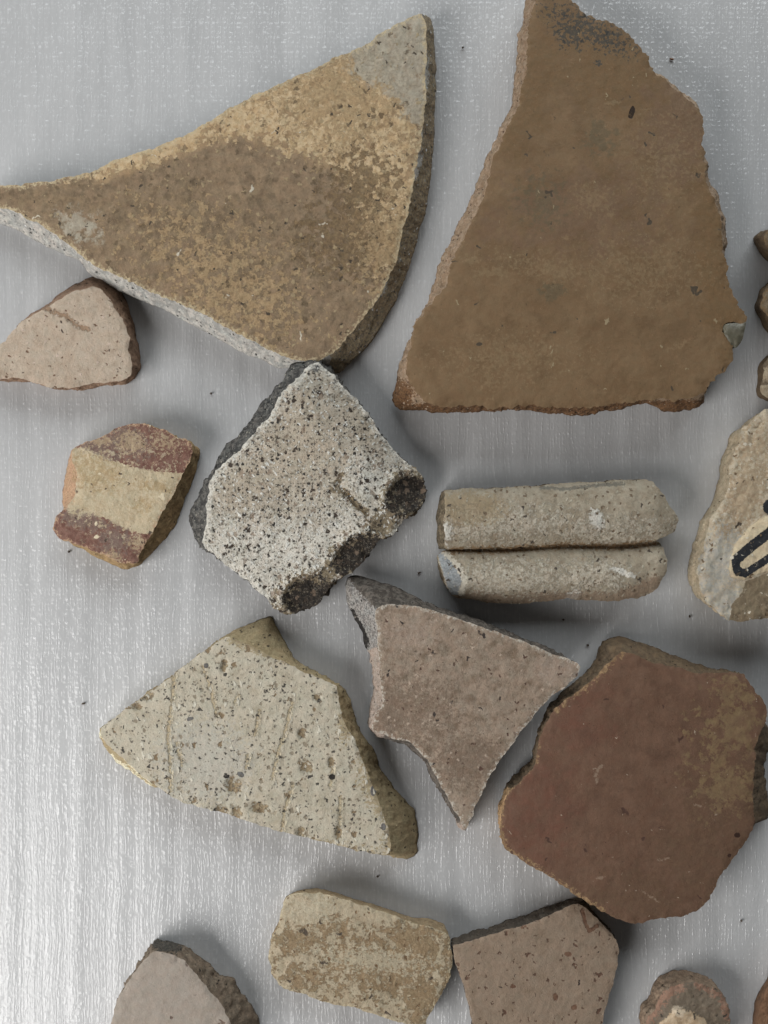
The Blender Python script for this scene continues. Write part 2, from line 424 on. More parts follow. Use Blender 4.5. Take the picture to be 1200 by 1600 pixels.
    n.l.new(h, bp.inputs['Height']); n.l.new(bp.outputs[0], n.b.inputs['Coat Normal'])
    n.b.inputs['Coat Weight'].default_value = 0.62; n.b.inputs['Coat Roughness'].default_value = 0.14
    me.materials.append(n.m)
    n.b.inputs['Subsurface Weight'].default_value = 0.0
    o = bpy.data.objects.new('foam_sheet', me); col.objects.link(o); o['kind'] = 'structure'
foam()

# ------------------------------------------------------------------ the sherds
# A: large triangular sherd, top left
r = thing('pottery_sherd', 'large triangular sherd mottled yellow and brown with white broken lower edge, at upper left', 'potsherd', 380, 330)
A = [(-30,300,-34,304),(0,290),(40,287),(76,283),(140,270),(192,245),(236,232),(280,216),(350,175),(402,146),(484,111),(522,92),(560,76),(618,38),(645,24),
     (659,20,671,22),(665,35,677,45),(666,60,680,75),(666,93,681,110),(664,163,680,170),(656,233,677,245),(645,292,668,318),(633,350,656,362),(621,402,642,412),
     (595,461,616,474),(560,508,585,530),(530,542,548,568),(513,558,531,583),(498,566,512,588),(461,563,461,578),(440,556,436,576),(420,545,415,566),(373,522,368,546),(315,490,310,511),(262,467,256,484),
     (222,449,216,468),(175,426,168,444),(145,415,138,426),(134,406,126,408),(111,385,104,400),(70,356,64,380),(29,333,24,359),(0,324,-6,346),(-30,316,-34,338)]
mA = face_mat('mottled_ochre_surface', .78, (139,119,96), (160,138,111), (110,95,76), size=5, mottle=.9, fine=.35, bump=.7, rough=.8,
    masks=[dict(m='brown', c=(112,96,76), c2=(150,130,102), s2=3.0, amp=1.6, lo=.2, hi=1.0, size=5, f=.8),
           dict(m='ochre', c=(182,155,119), amp=.9, lo=.05, hi=.9, size=9, f=.75), dict(m='ochre', c=(194,166,126), c2=(216,194,158), s2=1.8, amp=1.5, lo=.52, hi=.60, size=3.5, f=.85, h=.6),
           dict(m='brown2', c=(108,90,68), c2=(140,118,86), s2=1.2, amp=1.6, lo=.44, hi=.56, size=3, f=.85, h=-.4),
           dict(m='crust', c=(186,161,124), c2=(162,138,104), s2=.9, amp=1.25, lo=.62, hi=.70, size=2.6, f=.8, h=.5),
           dict(m='grey', c=(190,183,166), c2=(172,164,147), s2=2.5, amp=1.1, lo=.3, hi=.8, size=4.0, f=.8)],
    grains=[dict(cell=3.4, r=.16, d=.12, c=(82,72,60), h=-.5), dict(cell=2.6, r=.22, d=.16, c=(176,156,122), h=.4, f=.8), dict(cell=3.2, r=.24, d=.14, c=(100,84,64), h=-.4, f=.7), dict(cell=9, r=.08, d=.14, c=(216,206,186), h=.4)], rim=(202,184,150), rimw=(.7,-.2), seed=1)
eA = edge_mat('white_grey_fracture', .74, (176,176,172), (214,212,205), (120,120,118), size=2.4, seed=2, bump=1,
    masks=[dict(m='rightwall', c=(166,150,122), c2=(128,119,104), amp=.6)], grains=[dict(cell=1.6, r=.25, d=.2, c=(90,88,84))])
slab(r, A, plane(11.5, 380, 330, -0.2, -0.35, 2.2, 330), 8.5, mA, eA, seed=1, jag=2.0, rough=.14, lip=.3, wallrough=.5,
     masks=dict(ochre=union(poly([(150,262),(400,140),(560,75),(600,110),(650,180),(645,300),(610,400),(560,300),(500,250),(400,220),(330,210),(250,240)], 22), blob(610,300,50,110,0,.4), blob(250,235,120,18,-20,.5)),
                brown2=union(blob(560,300,45,60,30,.35), blob(545,370,60,50,0,.3)),
                crust=union(blob(330,400,120,60,20,.2), blob(380,470,100,60,25,.27), blob(540,140,110,90,0,.3), blob(600,380,40,80,10,.25), blob(330,470,40,30,0,.2),),
                brown=union(blob(300,350,130,70,15,.25), blob(400,400,100,70,20,.25), blob(110,310,90,30,0,.25)),
                grey=union(poly([(540,70),(665,0),(690,200),(640,190),(600,140),(545,110)], 14), blob(122,352,28,20,20,.22)),
                rightwall=poly([(655,0),(700,0),(700,400),(560,640),(500,600),(515,556),(600,455),(655,250),(668,100)], 4)))

# B: pink sherd, left
r = thing('pottery_sherd', 'small pale pink leaf-shaped sherd with a short crack, below the large mottled sherd', 'potsherd', 100, 540)
B_ = [(-28,572),(0,540),(15,525),(30,506,30,506),(51,491,49,489),(78,478,75,473),(114,455,112,447),(141,448,143,433),(156,451,160,434),(174,471,189,450),(186,492,200,474),(198,510,210,505),
      (202,528,216,538),(201,546,221,560),(208,567,222,576),(205,586,212,592),(186,597),(150,600),(129,603),(111,607),(84,607),(60,600),(39,592),(15,591),(0,594),(-25,590)]
mB = face_mat('pale_pink_clay', .69, (179,163,145), (194,180,163), (156,138,119), size=5, mottle=.6, fine=.4, bump=.9, rough=.85,
    masks=[dict(m='crack', c=(150,122,96), amp=1.2, h=-1.8, f=.75)],
    grains=[dict(cell=2.6, r=.16, d=.2, c=(118,92,74), sc=(1,1.7,1), rot=.5), dict(cell=3.6, r=.12, d=.12, c=(82,68,60)), dict(cell=2.2, r=.2, d=.15, c=(206,186,170), h=.5)], seed=3, scratch=.15)
eB = edge_mat('pink_brown_fracture', .6, (132,108,90), (154,128,108), (96,76,62), seed=4, grains=[dict(cell=1.4, r=.22, d=.2, c=(170,146,124), h=.4)])
slab(r, B_, plane(8.5, 100, 540, .2, 0, .6, 150), 12, mB, eB, seed=2, jag=1.7, rough=.12, wallrough=.6,
     masks=dict(crack=stroke([(68,479),(88,489),(104,494),(118,507),(136,514)], 3.2, 3)),
     relief=lambda u, v: -0.5 * stroke([(68,479),(88,489),(104,494),(118,507),(136,514)], 3, 3)(u, v))

# C: small painted sherd
r = thing('painted_sherd', 'small cream sherd with two red-brown painted bands, left of the speckled grey sherd', 'potsherd', 195, 775)
C_ = [(111,703,108,708),(126,694),(147,686),(168,679),(180,668),(204,661),(234,663),(258,673),(282,684),(298,693,312,700),(303,708,312,716),(288,735,301,748),(279,753,292,772),(267,780,283,800),
      (249,807,276,820),(237,832,256,844),(222,858,235,866),(213,880,216,886),(192,881,198,890),(168,870,168,879),(135,856,133,862),(114,848,114,852),(93,842),(82,825),(88,808),(102,793,97,788),
      (117,774,98,770),(120,747,101,748),(114,722,106,722)]
mC = face_mat('cream_slip', .68, (182,167,139), (198,185,158), (154,138,111), size=5, mottle=.7, fine=.4, bump=.8, rough=.7,
    masks=[dict(m='dirt', c=(150,128,92), c2=(172,150,112), amp=.9, f=.7),
           dict(m='band', c=(128,96,84), c2=(104,70,60), s2=2.4, amp=.9, lo=.44, hi=.56, size=1.3),
           dict(m='bandgrey', c=(126,112,100), c2=(112,92,86), amp=1.1, lo=.4, hi=.6, f=.75, size=1.4),
           dict(m='patch', c=(198,186,160), c2=(170,152,122), s2=1.2, amp=1.6, lo=.5, hi=.6, f=.7, size=2), dict(m='wear', c=(178,160,132), c2=(150,130,104), amp=1.4, lo=.5, hi=.62, f=.8, size=1.1)],
    grains=[dict(cell=2.8, r=.14, d=.12, c=(80,68,58)), dict(cell=5, r=.13, d=.2, c=(214,200,172), h=.4)], seed=5, rim=(180,150,122), rimw=(.3,-.3))
eC = edge_mat('ochre_fracture', .58, (138,116,84), (160,136,100), (104,86,62), seed=6, masks=[dict(m='orange', c=(182,152,124), c2=(160,128,102))])
slab(r, C_, plane(9.5, 195, 775, 0, 0, 1.0, 130), 12, mC, eC, seed=3, jag=1.8, rough=.13, wallrough=.5,
     masks=dict(band=union(poly([(100,701),(128,699),(150,706),(180,721),(210,730),(250,738),(275,739),(300,741),(340,690),(240,640),(140,660)], 3),
                           poly([(60,800),(102,792),(112,808),(135,806),(160,808),(186,822),(210,832),(240,836),(215,900),(60,880)], 3)),
                bandgrey=union(blob(195,690,40,22,15,.4), blob(150,700,40,10,20,.4), blob(135,815,45,12,15,.4), blob(180,845,25,20,0,.3)),
                patch=blob(200,770,80,35,15,.15),
                wear=union(blob(205,690,22,16,0,.4), blob(160,690,14,8,0,.4), blob(175,870,15,9,0,.3), blob(215,850,12,10,0,.3), blob(260,690,20,12,0,.15)),
                dirt=union(blob(150,740,40,25,20,.4), blob(225,790,16,12,0,.5), blob(240,760,30,9,10,.4)),
                orange=poly([(90,700),(122,700),(122,790),(90,800)], 5)))

# D: speckled grey-white sherd with sooty finger marks
r = thing('speckled_sherd', 'diamond-shaped grey-white speckled sherd with three sooty black lobes along its lower right edge', 'potsherd', 480, 770)
D = [(485,566,489,549),(497,564,499,551),(508,576,509,562),(525,590),(546,611),(570,638),(588,666),(609,694),(633,721),(651,733),(664,752),(668,775),(653,798),(630,812),(612,833),(590,846),(572,868),(553,892),
     (527,907),(511,925),(490,946),(465,958),(444,958),(430,952),(413,932),(388,911),(364,890),(343,873),(324,862,320,862),(316,845,308,850),(323,817,298,827),(325,782,297,797),(329,754,312,768),
     (343,729,325,736),(372,705,353,701),(396,678,381,669),(420,650,409,634),(440,617,430,606),(463,590,461,567),(476,580,478,555)]
mD = face_mat('grey_white_lime_surface', .60, (174,167,153), (196,190,177), (152,143,128), size=7, mottle=.55, fine=.55, bump=1.1, rough=.85, grit=.5,
    masks=[dict(m='white', c=(207,205,196), c2=(186,181,170), s2=.8, amp=1.3, lo=.45, hi=.65, size=1.2, f=.9, h=.3),
           dict(m='tan', c=(158,144,124), c2=(176,166,150), s2=1, amp=1.1, lo=.4, hi=.65, f=.65),
           dict(m='crack', c=(120,96,62), amp=.5, h=-3),
           dict(m='brown', c=(110,98,80), c2=(142,130,108), s2=1.1, amp=1.1, lo=.44, hi=.56, size=2.2),
           dict(m='soot', c=(34,31,29), c2=(60,53,46), s2=1.1, amp=1.1, lo=.42, hi=.6, size=2.4, h=.3),
           dict(m='tip', c=(84,84,84), c2=(110,108,104), amp=.7)],
    grains=[dict(cell=.9, r=.30, d=.34, c=(112,104,92), h=-.8, f=.75), dict(cell=1.3, r=.28, d=.26, c=(98,90,79), h=-.9, f=.85), dict(cell=1.9, r=.25, d=.27, c=(58,54,50), h=-.9), dict(cell=3.0, r=.24, d=.28, c=(66,56,48), h=-.9), dict(cell=3.2, r=.28, d=.2, c=(128,110,94), h=-.6, f=.7),
            dict(cell=1.0, r=.28, d=.28, c=(212,210,202), h=.7, sc=(1,.6,1), rot=.6, out='soot'), dict(cell=1.7, r=.22, d=.25, c=(218,216,208), h=.7, sc=(1,.5,1), rot=-.7, out='soot')], seed=7, rim=(204,200,190), rimw=(.9,0), rimout='brown')
eD = edge_mat('charcoal_fracture', .72, (72,72,71), (118,117,113), (40,40,40), size=2.0, seed=8, bump=1,
    masks=[dict(m='lowwall', c=(196,190,178), c2=(168,158,142)), dict(m='brownedge', c=(120,106,84), c2=(92,80,64)), dict(m='soot', c=(42,39,36), c2=(80,70,58)), dict(m='outer', c=(140,134,118), c2=(110,106,96), f=.8)], grains=[dict(cell=1.1, r=.30, d=.30, c=(168,164,152), h=.4), dict(cell=1.0, r=.25, d=.25, c=(44,44,44))])
lobes = [(634,771,37,29,-40), (557,864,44,26,-33), (478,927,43,28,-27)]
def dz(u, v):
    z = 13.6 - (v - 770) * 0.030 + 1.2 * (1 - ((u - 480) ** 2 + (v - 770) ** 2) / 200 ** 2)
    # rolls over towards the upper-right and lower-right edges
    e = (u - 480) * .78 + (770 - v) * .62          # distance towards the upper right side
    z -= np.clip(e - 62, 0, 80) ** 1.6 * .006
    return z
def drel(u, v):
    z = -1.2 * stroke([(533,742),(530,756),(536,766),(546,776),(560,792),(574,803)], 3, 4)(u, v)
    z += .6 * poly([(548,700),(592,690),(625,735),(585,775),(560,790),(545,765),(538,735)], 5)(u, v)
    for cx, cy, rx, ry, ro in lobes:
        b = blob(cx, cy, rx, ry, ro, .5)(u, v)
        z += 1.6 * np.exp(-((b - .5) / .25) ** 2) - 1.0 * np.clip(b - .5, 0, .5) * 2
    z -= 1.2 * (blob(594, 828, 16, 10, -40, .5)(u, v) + blob(516, 894, 14, 10, -40, .5)(u, v))
    return z
slab(r, D, dz, 7.5, mD, eD, seed=4, jag=2.8, rough=.18, wallrough=1.3, lip=.9, liprad=7, relief=drel, fmin=1.2,
     masks=dict(soot=union(*[blob(a + 3, b + 3, c * .95, d_ * .92, e, .5) for a, b, c, d_, e in lobes]),
                brown=union(*[blob(a, b, c * 1.15, d_ * 1.2, e, .5) for a, b, c, d_, e in lobes], blob(596,818,30,16,-35,.5), blob(520,892,26,14,-35,.5), stroke([(533,742),(528,754),(520,766),(536,766),(552,784),(574,803)], 4.5, 5)),
                brownedge=poly([(690,700),(645,735),(440,950),(440,985),(700,985)], 5),
                crack=stroke([(536,766),(548,778),(560,792),(574,803)], 3.6, 2.5),
                white=union(blob(583,738,46,42,0,.9), blob(520,840,80,34,-35,.4), blob(440,860,130,60,20,.3), blob(400,900,70,22,40,.5), blob(350,850,22,40,0,.4), stroke([(470,596),(430,655),(384,712),(332,752),(328,850)], 6, 8)),
                tan=union(blob(470,680,90,80,0,.4), blob(400,760,70,50,0,.3), blob(570,670,30,70,-35,.4)),
                tip=union(blob(494,560,22,20,0,.6)),
                outer=poly([(440,560),(462,566),(381,672),(322,740),(297,800),(280,800),(280,700),(400,560)], 3),
                lowwall=poly([(280,852),(330,862),(430,950),(440,985),(300,985)], 3)))

# E: kite-shaped sherd
r = thing('kite_shaped_sherd', 'kite-shaped pinkish brown sherd with dark grey curved wall at its top left, pointing down', 'potsherd', 720, 1090)
E_ = [(588,950,536,905),(597,945,552,894),(605,943,591,908),(640,945,636,925),(668,952,672,941),(703,963,712,957),(745,977,755,972),(787,991,795,988),(825,1006,832,1002),(860,1020,864,1014),(895,1033),(908,1041),(902,1055),
      (885,1071),(867,1083),(846,1104),(825,1129),(808,1153),(787,1181),(766,1213),(748,1248),(738,1276),(728,1297,727,1298),(720,1286,718,1290),(710,1265,706,1268),(696,1241,690,1243),(682,1213,677,1217),(668,1185,664,1190),
      (650,1171,646,1173),(640,1160,636,1163),(615,1155,610,1157),(594,1146,588,1150),(579,1138,573,1134),(586,1115,577,1112),(598,1097,583,1086),(595,1066,581,1059),(593,1027,577,1022),(590,992,562,985),(585,964,540,945)]
mE = face_mat('pinkish_brown_clay', .65, (132,117,102), (152,138,123), (104,89,73), size=4.5, mottle=.9, fine=.5, bump=.7, rough=.8,
    masks=[dict(m='stain', c=(106,90,76), c2=(118,102,88), amp=1.2, lo=.4, hi=.7, f=.7), dict(m='pale', c=(158,144,132), c2=(142,126,112), amp=1.0, f=.6)],
    grains=[dict(cell=3.2, r=.15, d=.16, c=(84,62,52)), dict(cell=6, r=.12, d=.2, c=(60,52,48)), dict(cell=2.6, r=.16, d=.16, c=(170,152,136), h=.5)], seed=9, rim=(180,172,160), rimw=(.4,-.3), scratch=.25, pat=1.5)
eE = edge_mat('dark_grey_curved_wall', .58, (70,65,60), (104,98,91), (42,39,36), size=2.4, seed=10, bump=.8,
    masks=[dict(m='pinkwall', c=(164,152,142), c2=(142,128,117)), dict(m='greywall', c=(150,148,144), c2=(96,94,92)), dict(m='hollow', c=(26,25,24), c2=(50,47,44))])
slab(r, E_, plane(16.5, 720, 1090, .3, -1.2, 1.0, 240), 13, mE, eE, seed=5, jag=1.6, rough=.1, wallrough=.8, lip=.3,
     names=('face', 'curved_wall'), rings=14, inset=2.0,
     masks=dict(stain=union(blob(730,1190,50,40,0,.4), blob(600,1110,30,60,0,.4), blob(640,1120,60,50,0,.2)), pale=union(blob(880,1045,40,25,0,.5), blob(640,990,40,20,0,.2)),
                pinkwall=poly([(560,1010),(592,1010),(610,1100),(600,1150),(735,1300),(700,1300),(560,1150)], 4),
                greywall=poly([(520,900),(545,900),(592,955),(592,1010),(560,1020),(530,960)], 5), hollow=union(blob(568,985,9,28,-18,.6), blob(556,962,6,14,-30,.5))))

# F: cream speckled sherd
r = thing('cream_speckled_sherd', 'pale cream sherd with dark specks and scored lines, at lower left', 'potsherd', 410, 1170)
F_ = [(157,1134,156,1138),(190,1113),(232,1082),(274,1052),(307,1026),(353,994,353,992),(366,998,381,977),(392,1008,423,963),(419,1024,440,992),(447,1036,457,1027),(465,1046,472,1038),(493,1058,495,1050),(526,1072,535,1070),(531,1099,548,1096),(535,1122,555,1127),
      (554,1155,582,1173),(568,1192,598,1204),(582,1226,614,1230),(594,1257,638,1253),(604,1290,652,1280),(610,1316,655,1308),(612,1332,655,1336),(602,1338,629,1346),(587,1335),(540,1325),(493,1313),(447,1302),(400,1288),(353,1271),(307,1260),
      (269,1246),(241,1228,237,1231),(218,1208,212,1213),(192,1183,185,1189),(164,1162,160,1170),(158,1148,155,1150)]
mF = face_mat('cream_tempered_clay', .66, (175,168,151), (188,181,164), (152,142,121), size=7, mottle=.6, fine=.35, bump=.8, rough=.75,
    masks=[dict(m='brown', c=(142,126,96), c2=(158,144,114), amp=1.0, f=.8), dict(m='bluish', c=(172,170,162), amp=1.0, f=.5),
           dict(m='ridge', c=(206,196,170), amp=1.0, h=1.5, f=.7), dict(m='score', c=(162,146,116), c2=(182,168,138), amp=.8, h=-2.0, f=.75), dict(m='stone', c=(104,102,100), amp=.15, h=.4), dict(m='pit', c=(128,110,86), c2=(156,142,116), s2=1.2, amp=1.4, lo=.5, hi=.62, size=1.6, h=-2.0), dict(m='hole', c=(44,40,36), amp=.3, h=-3)],
    grains=[dict(cell=1.5, r=.2, d=.26, c=(104,98,88), h=-.3, f=.8), dict(cell=2.0, r=.19, d=.24, c=(88,82,74), h=-.3), dict(cell=3.2, r=.15, d=.26, c=(66,62,56), h=-.4), dict(cell=5, r=.17, d=.2, c=(128,110,86), h=-.9), dict(cell=2.8, r=.22, d=.26, c=(126,114,96), h=-.6, f=.8), dict(cell=2.4, r=.2, d=.2, c=(200,194,178), h=.7, sc=(1,.45,1), rot=-.15)], seed=11)
eF = edge_mat('ochre_grey_fracture', .52, (142,128,100), (158,144,114), (106,94,72), seed=12, masks=[dict(m='lit_edge', c=(214,206,184), c2=(190,178,150))], grains=[dict(cell=1.8, r=.24, d=.2, c=(84,76,62))])  # pale lower left edge: the light falling on it is painted into the colour
scores = [[(273,1050),(268,1100),(262,1150),(266,1190),(266,1236)], [(456,1098),(446,1140),(432,1185),(425,1218)], [(458,1225),(446,1262),(440,1300)], [(316,1040),(330,1080),(338,1120)], [(532,1245),(530,1290)], [(276,1160),(284,1195)], [(405,1110),(398,1150)], [(372,1085),(366,1100)], [(520,1200),(516,1230)], [(388,1180),(384,1200)]]
pits = [(365,1228,10,12,-35),(478,1200,9,9,0),(405,1262,14,8,10),(213,1103,9,5,20),(232,1087,7,7,0),(472,1146,6,8,0),(347,1268,9,9,0),(370,1270,7,9,0),(470,1300,7,7,0),(350,1040,5,10,10),(518,1190,5,8,0),(495,1090,6,5,0),(529,1300,5,10,5)]
slab(r, F_, plane(10, 410, 1170, .15, 0, 1.2, 260), 11, mF, eF, seed=6, jag=1.5, rough=.1, wallrough=.8, lip=.35,
     relief=lambda u, v: -.35 * union(*[stroke(s, 1.4, 2) for s in scores])(u, v) + .3 * union(*[stroke([(a + 5, b) for a, b in s], 1.2, 2.5) for s in scores])(u, v) - .9 * union(*[blob(*p, .6) for p in pits])(u, v),
     masks=dict(score=union(*[stroke(s, 2.0, 3) for s in scores]), ridge=union(*[stroke([(a + 4, b) for a, b in s], 1.0, 2.5) for s in scores]), pit=union(*[blob(*p, .6) for p in pits]), hole=union(blob(519,1214,5,4.5,0,.9), blob(354,1213,5,3,0,.9)),
                stone=union(blob(584,1234,5,10,12,.9), blob(599,1292,4,6,0,.9), blob(376,1210,6,4,30,.9), blob(297,1123,6,3,-20,.9), blob(322,1040,4,4,0,.9)),
                brown=union(blob(630,1315,30,32,0,.5), blob(600,1250,20,60,-30,.3), blob(400,1010,60,10,20,.4), blob(540,1130,10,30,0,.3), blob(480,1330,150,14,8,.2)), bluish=blob(320,1190,70,60,0,.4),
                lit_edge=poly([(140,1120),(158,1135),(162,1165),(200,1190),(245,1230),(230,1250),(140,1190)], 4)))

# G: red-brown rounded sherd
r = thing('red_slipped_sherd', 'large dark reddish brown sherd with smooth face and chipped pale rim, lower right', 'potsherd', 990, 1230)
G = [(973,1017,945,997),(984,1020,975,993),(995,1025,1002,1003),(1024,1036,1034,1018),(1064,1043,1072,1032),(1090,1052,1104,1040),(1112,1051,1118,1045),(1141,1052),(1163,1052),(1174,1073),(1193,1095),(1198,1113),(1195,1132,1200,1135),
     (1183,1150,1204,1158),(1180,1190,1194,1197),(1178,1227,1196,1222),(1175,1268,1202,1258),(1180,1284,1201,1283),(1174,1302),(1156,1329),(1127,1366),(1108,1406),(1090,1423),(1064,1432),(1024,1436),(987,1444),(958,1434),(925,1414),(888,1391),(852,1366),
     (815,1344),(789,1326),(779,1300),(784,1274),(793,1241),(815,1219),(837,1194,830,1190),(841,1161,836,1155),(852,1131,846,1122),(866,1109,860,1098),(885,1091,878,1082),(914,1073,905,1058),(936,1051,930,1030),(951,1036,934,1014)]
mG = face_mat('red_brown_slip', .66, (97,74,60), (108,84,69), (85,64,52), size=9, mottle=.8, fine=.28, bump=.38, rough=.66, spec=.2, contrast=(.35,.65),
    masks=[dict(m='red', c=(103,68,56), c2=(98,71,59), s2=5, amp=.9, lo=.1, hi=1.2, size=8, f=.6), dict(m='olive', c=(97,78,61), c2=(90,70,56), amp=1.0, lo=.2, hi=1.1, size=7, f=.6), dict(m='tan', c=(124,106,78), c2=(108,88,68), s2=3, amp=1.4, lo=.42, hi=.75, size=3, f=.75),
           dict(m='dark', c=(54,38,32), amp=.3), dict(m='chip', c=(146,122,92), c2=(118,94,70), amp=1.3, lo=.5, hi=.6, size=1.4, h=-.8), dict(m='scr', c=(138,120,104), amp=1.0, lo=.55, hi=.7, f=.6)],
    grains=[dict(cell=5, r=.06, d=.10, c=(140,122,106), h=.3), dict(cell=7, r=.12, d=.10, c=(74,54,46), h=-.3), dict(cell=6, r=.05, d=.10, c=(160,144,126), h=.3, sc=(1,2,1), rot=.6)], seed=13, rim=(112,90,70), rimw=(.15,-.6), scratch=.1)
eG = edge_mat('dark_brown_fracture', .46, (84,72,58), (98,84,66), (62,52,42), seed=14, size=2.6, masks=[dict(m='lightrim', c=(166,138,104), c2=(132,108,82))])
slab(r, G, plane(15, 990, 1230, 0, -.2, 1.6, 240), 13, mG, eG, seed=7, jag=2.0, rough=.05, wallrough=.8, lip=.3, liprad=5, inset=1.2,
     masks=dict(red=union(blob(840,1250,60,110,0,.4), blob(900,1120,60,60,0,.3), blob(820,1300,50,50,0,.3)), olive=union(blob(1120,1300,90,160,20,.4), blob(1000,1400,120,50,0,.4)),
                tan=union(blob(1150,1130,40,40,0,.4), blob(1140,1230,45,35,0,.35), blob(1150,1080,30,20,0,.2), blob(1120,1180,30,50,0,.15)), dark=union(blob(1152,1305,5,4,0,.8), blob(1140,1337,3,3,0,.8)),
                scr=union(stroke([(1030,1345),(1046,1341)], 2, 3), stroke([(934,1222),(930,1210),(938,1198)], 3, 3), stroke([(1085,1257),(1100,1262)], 1.5, 2), stroke([(930,1373),(945,1371)], 1.5, 2), stroke([(1000,1390),(1030,1410)], 1.5, 2)),
                chip=union(stroke([(781,1280),(780,1300),(790,1328),(815,1345),(852,1368),(890,1392),(940,1423)], 5, 6), stroke([(868,1108),(886,1090),(914,1072),(938,1050),(952,1036),(972,1016)], 5, 7), stroke([(784,1270),(794,1240),(838,1190),(845,1150)], 1.5, 4)),
                lightrim=poly([(760,1230),(800,1230),(800,1320),(860,1366),(950,1425),(940,1450),(760,1340)], 6)))

# R: large brown sherd, top right
r = thing('brown_sherd', 'largest flat brown sherd with a smooth olive-brown face and small black flecks near its top', 'potsherd', 910, 340)
R_ = [(838,-14,822,-14),(865,-14),(885,-4),(900,7),(915,22),(945,32),(975,47),(995,70),(1013,92),(1023,117,1027,117),(1048,134,1052,132),(1072,151,1077,149),(1090,171,1093,168),(1099,200),(1099,240,1101,238),(1103,282,1108,280),(1116,314,1123,308),(1126,350,1133,348),
      (1130,390,1135,388),(1139,440),(1154,475),(1166,498),(1160,508),(1152,506),(1136,507),(1130,512),(1135,528),(1146,540),(1147,555),(1135,575),(1115,590),(1100,618,1102,628),(1065,622,1080,641),(1040,624,1046,645),(1010,625,1015,631),(980,631,960,641),(940,636,912,651),
      (890,637,878,648),(850,636,848,643),(775,636,775,642),(700,636,700,643),(664,627,650,643),(640,606,618,640),(637,590,611,622),(637,565,622,585),(650,505,645,512),(665,480,662,482),(700,440,680,437),(705,405,692,400),(730,360,710,362),(755,315,734,322),
      (770,260,752,266),(790,205,775,212),(810,160,796,168),(820,120,805,124),(825,75,807,66),(831,20,817,25)]
mR = face_mat('smooth_olive_brown_surface', .73, (116,94,69), (127,105,79), (103,82,59), size=12, mottle=.75, fine=.25, bump=.35, rough=.68, spec=.2, contrast=(.35,.65),
    masks=[dict(m='orange', c=(116,92,64), c2=(108,88,62), amp=.7, lo=.3, hi=.8, size=8, f=.7), dict(m='redd', c=(114,92,74), amp=.8, lo=.3, hi=.8, size=8, f=.6), dict(m='green', c=(96,90,70), c2=(92,84,66), amp=1.3, lo=.35, hi=.8, size=2.2, f=.55), dict(m='pale', c=(140,120,92), c2=(128,109,82), amp=1.6, lo=.45, hi=.8, size=1.3, f=.55, h=.2),
           dict(m='hole', c=(46,34,24), amp=.15, h=-4), dict(m='fleck', c=(70,66,60), c2=(84,76,64), amp=1.9, lo=.62, hi=.72, size=1.3)],
    grains=[dict(cell=1.9, r=.2, d=.5, c=(70,66,60), **{'in':'fleck'}, h=-.2), dict(cell=3.2, r=.2, d=.5, c=(60,58,54), **{'in':'fleck'}, h=-.2), dict(cell=9, r=.07, d=.22, c=(78,68,56), h=-.2), dict(cell=5, r=.07, d=.14, c=(150,134,106), h=.3, sc=(1,.6,1))], seed=15, rim=(128,106,80), rimw=(.15,-.5), scratch=.12)
eR = edge_mat('rough_pink_brown_fracture', .58, (140,120,98), (158,138,118), (96,78,62), seed=16, size=2.2,
    masks=[dict(m='rwall', c=(92,88,78), c2=(116,104,86)), dict(m='bwall', c=(112,84,58), c2=(84,62,44))], grains=[dict(cell=1.8, r=.24, d=.25, c=(90,68,54)), dict(cell=1.5, r=.2, d=.2, c=(176,156,134), h=.4)])
slab(r, R_, plane(16, 910, 340, 0, -.1, 1.4, 380), 13, mR, eR, seed=8, jag=3.4, jagsize=11, rough=.05, wallrough=.9, lip=.3, liprad=5,
     masks=dict(orange=union(blob(1130,430,40,140,-10,.4), blob(960,100,120,80,30,.3), blob(840,120,40,120,15,.3)), redd=union(blob(1060,200,60,80,0,.3), blob(900,330,120,60,0,.2)), green=union(blob(864,455,20,16,0,.6), blob(938,215,24,24,0,.3), blob(845,315,30,30,0,.2)),
                pale=union(blob(955,336,8,5,0,.6), blob(884,371,6,5,0,.5), blob(770,425,26,8,0,.3), blob(735,405,14,6,0,.3), blob(1038,294,3,2,0,.8), blob(957,160,10,5,0,.4), blob(1058,540,20,5,-20,.3), blob(765,590,10,20,0,.2), blob(928,310,22,20,0,.2), blob(860,420,60,14,10,.15), blob(1000,420,50,30,0,.12), blob(800,560,60,20,0,.12), blob(1040,250,30,40,0,.12)),
                hole=poly([(989,163),(993,172),(988,186),(981,184),(984,172)], 1.5), fleck=union(blob(925,48,60,20,25,.3), blob(895,50,24,22,0,.3), blob(934,98,6,5,0,.9)),
                rwall=poly([(1000,60),(1110,150),(1130,300),(1180,480),(1180,600),(1250,600),(1250,0),(1000,0)], 4), bwall=union(poly([(600,630),(660,630),(1100,624),(1100,670),(600,670)], 4), blob(624,618,24,28,0,.4))))
# grey stone lump set in the notch of its right edge
mS = face_mat('grey_inclusion', .85, (98,95,80), (114,111,97), (80,77,64), size=2, bump=.3, rough=.4, spec=.5, seed=18)
slab(r, [(1128,509),(1140,505),(1155,504),(1166,503),(1164,516),(1160,532),(1150,545),(1140,536),(1133,524)], plane(16.2, 1148, 520, 0, -.6, .8, 40), 8, mS, mS, names=('stone_inclusion', 'inclusion_side'), seed=9, jag=.5, lip=.8, liprad=5, wallrough=.2)

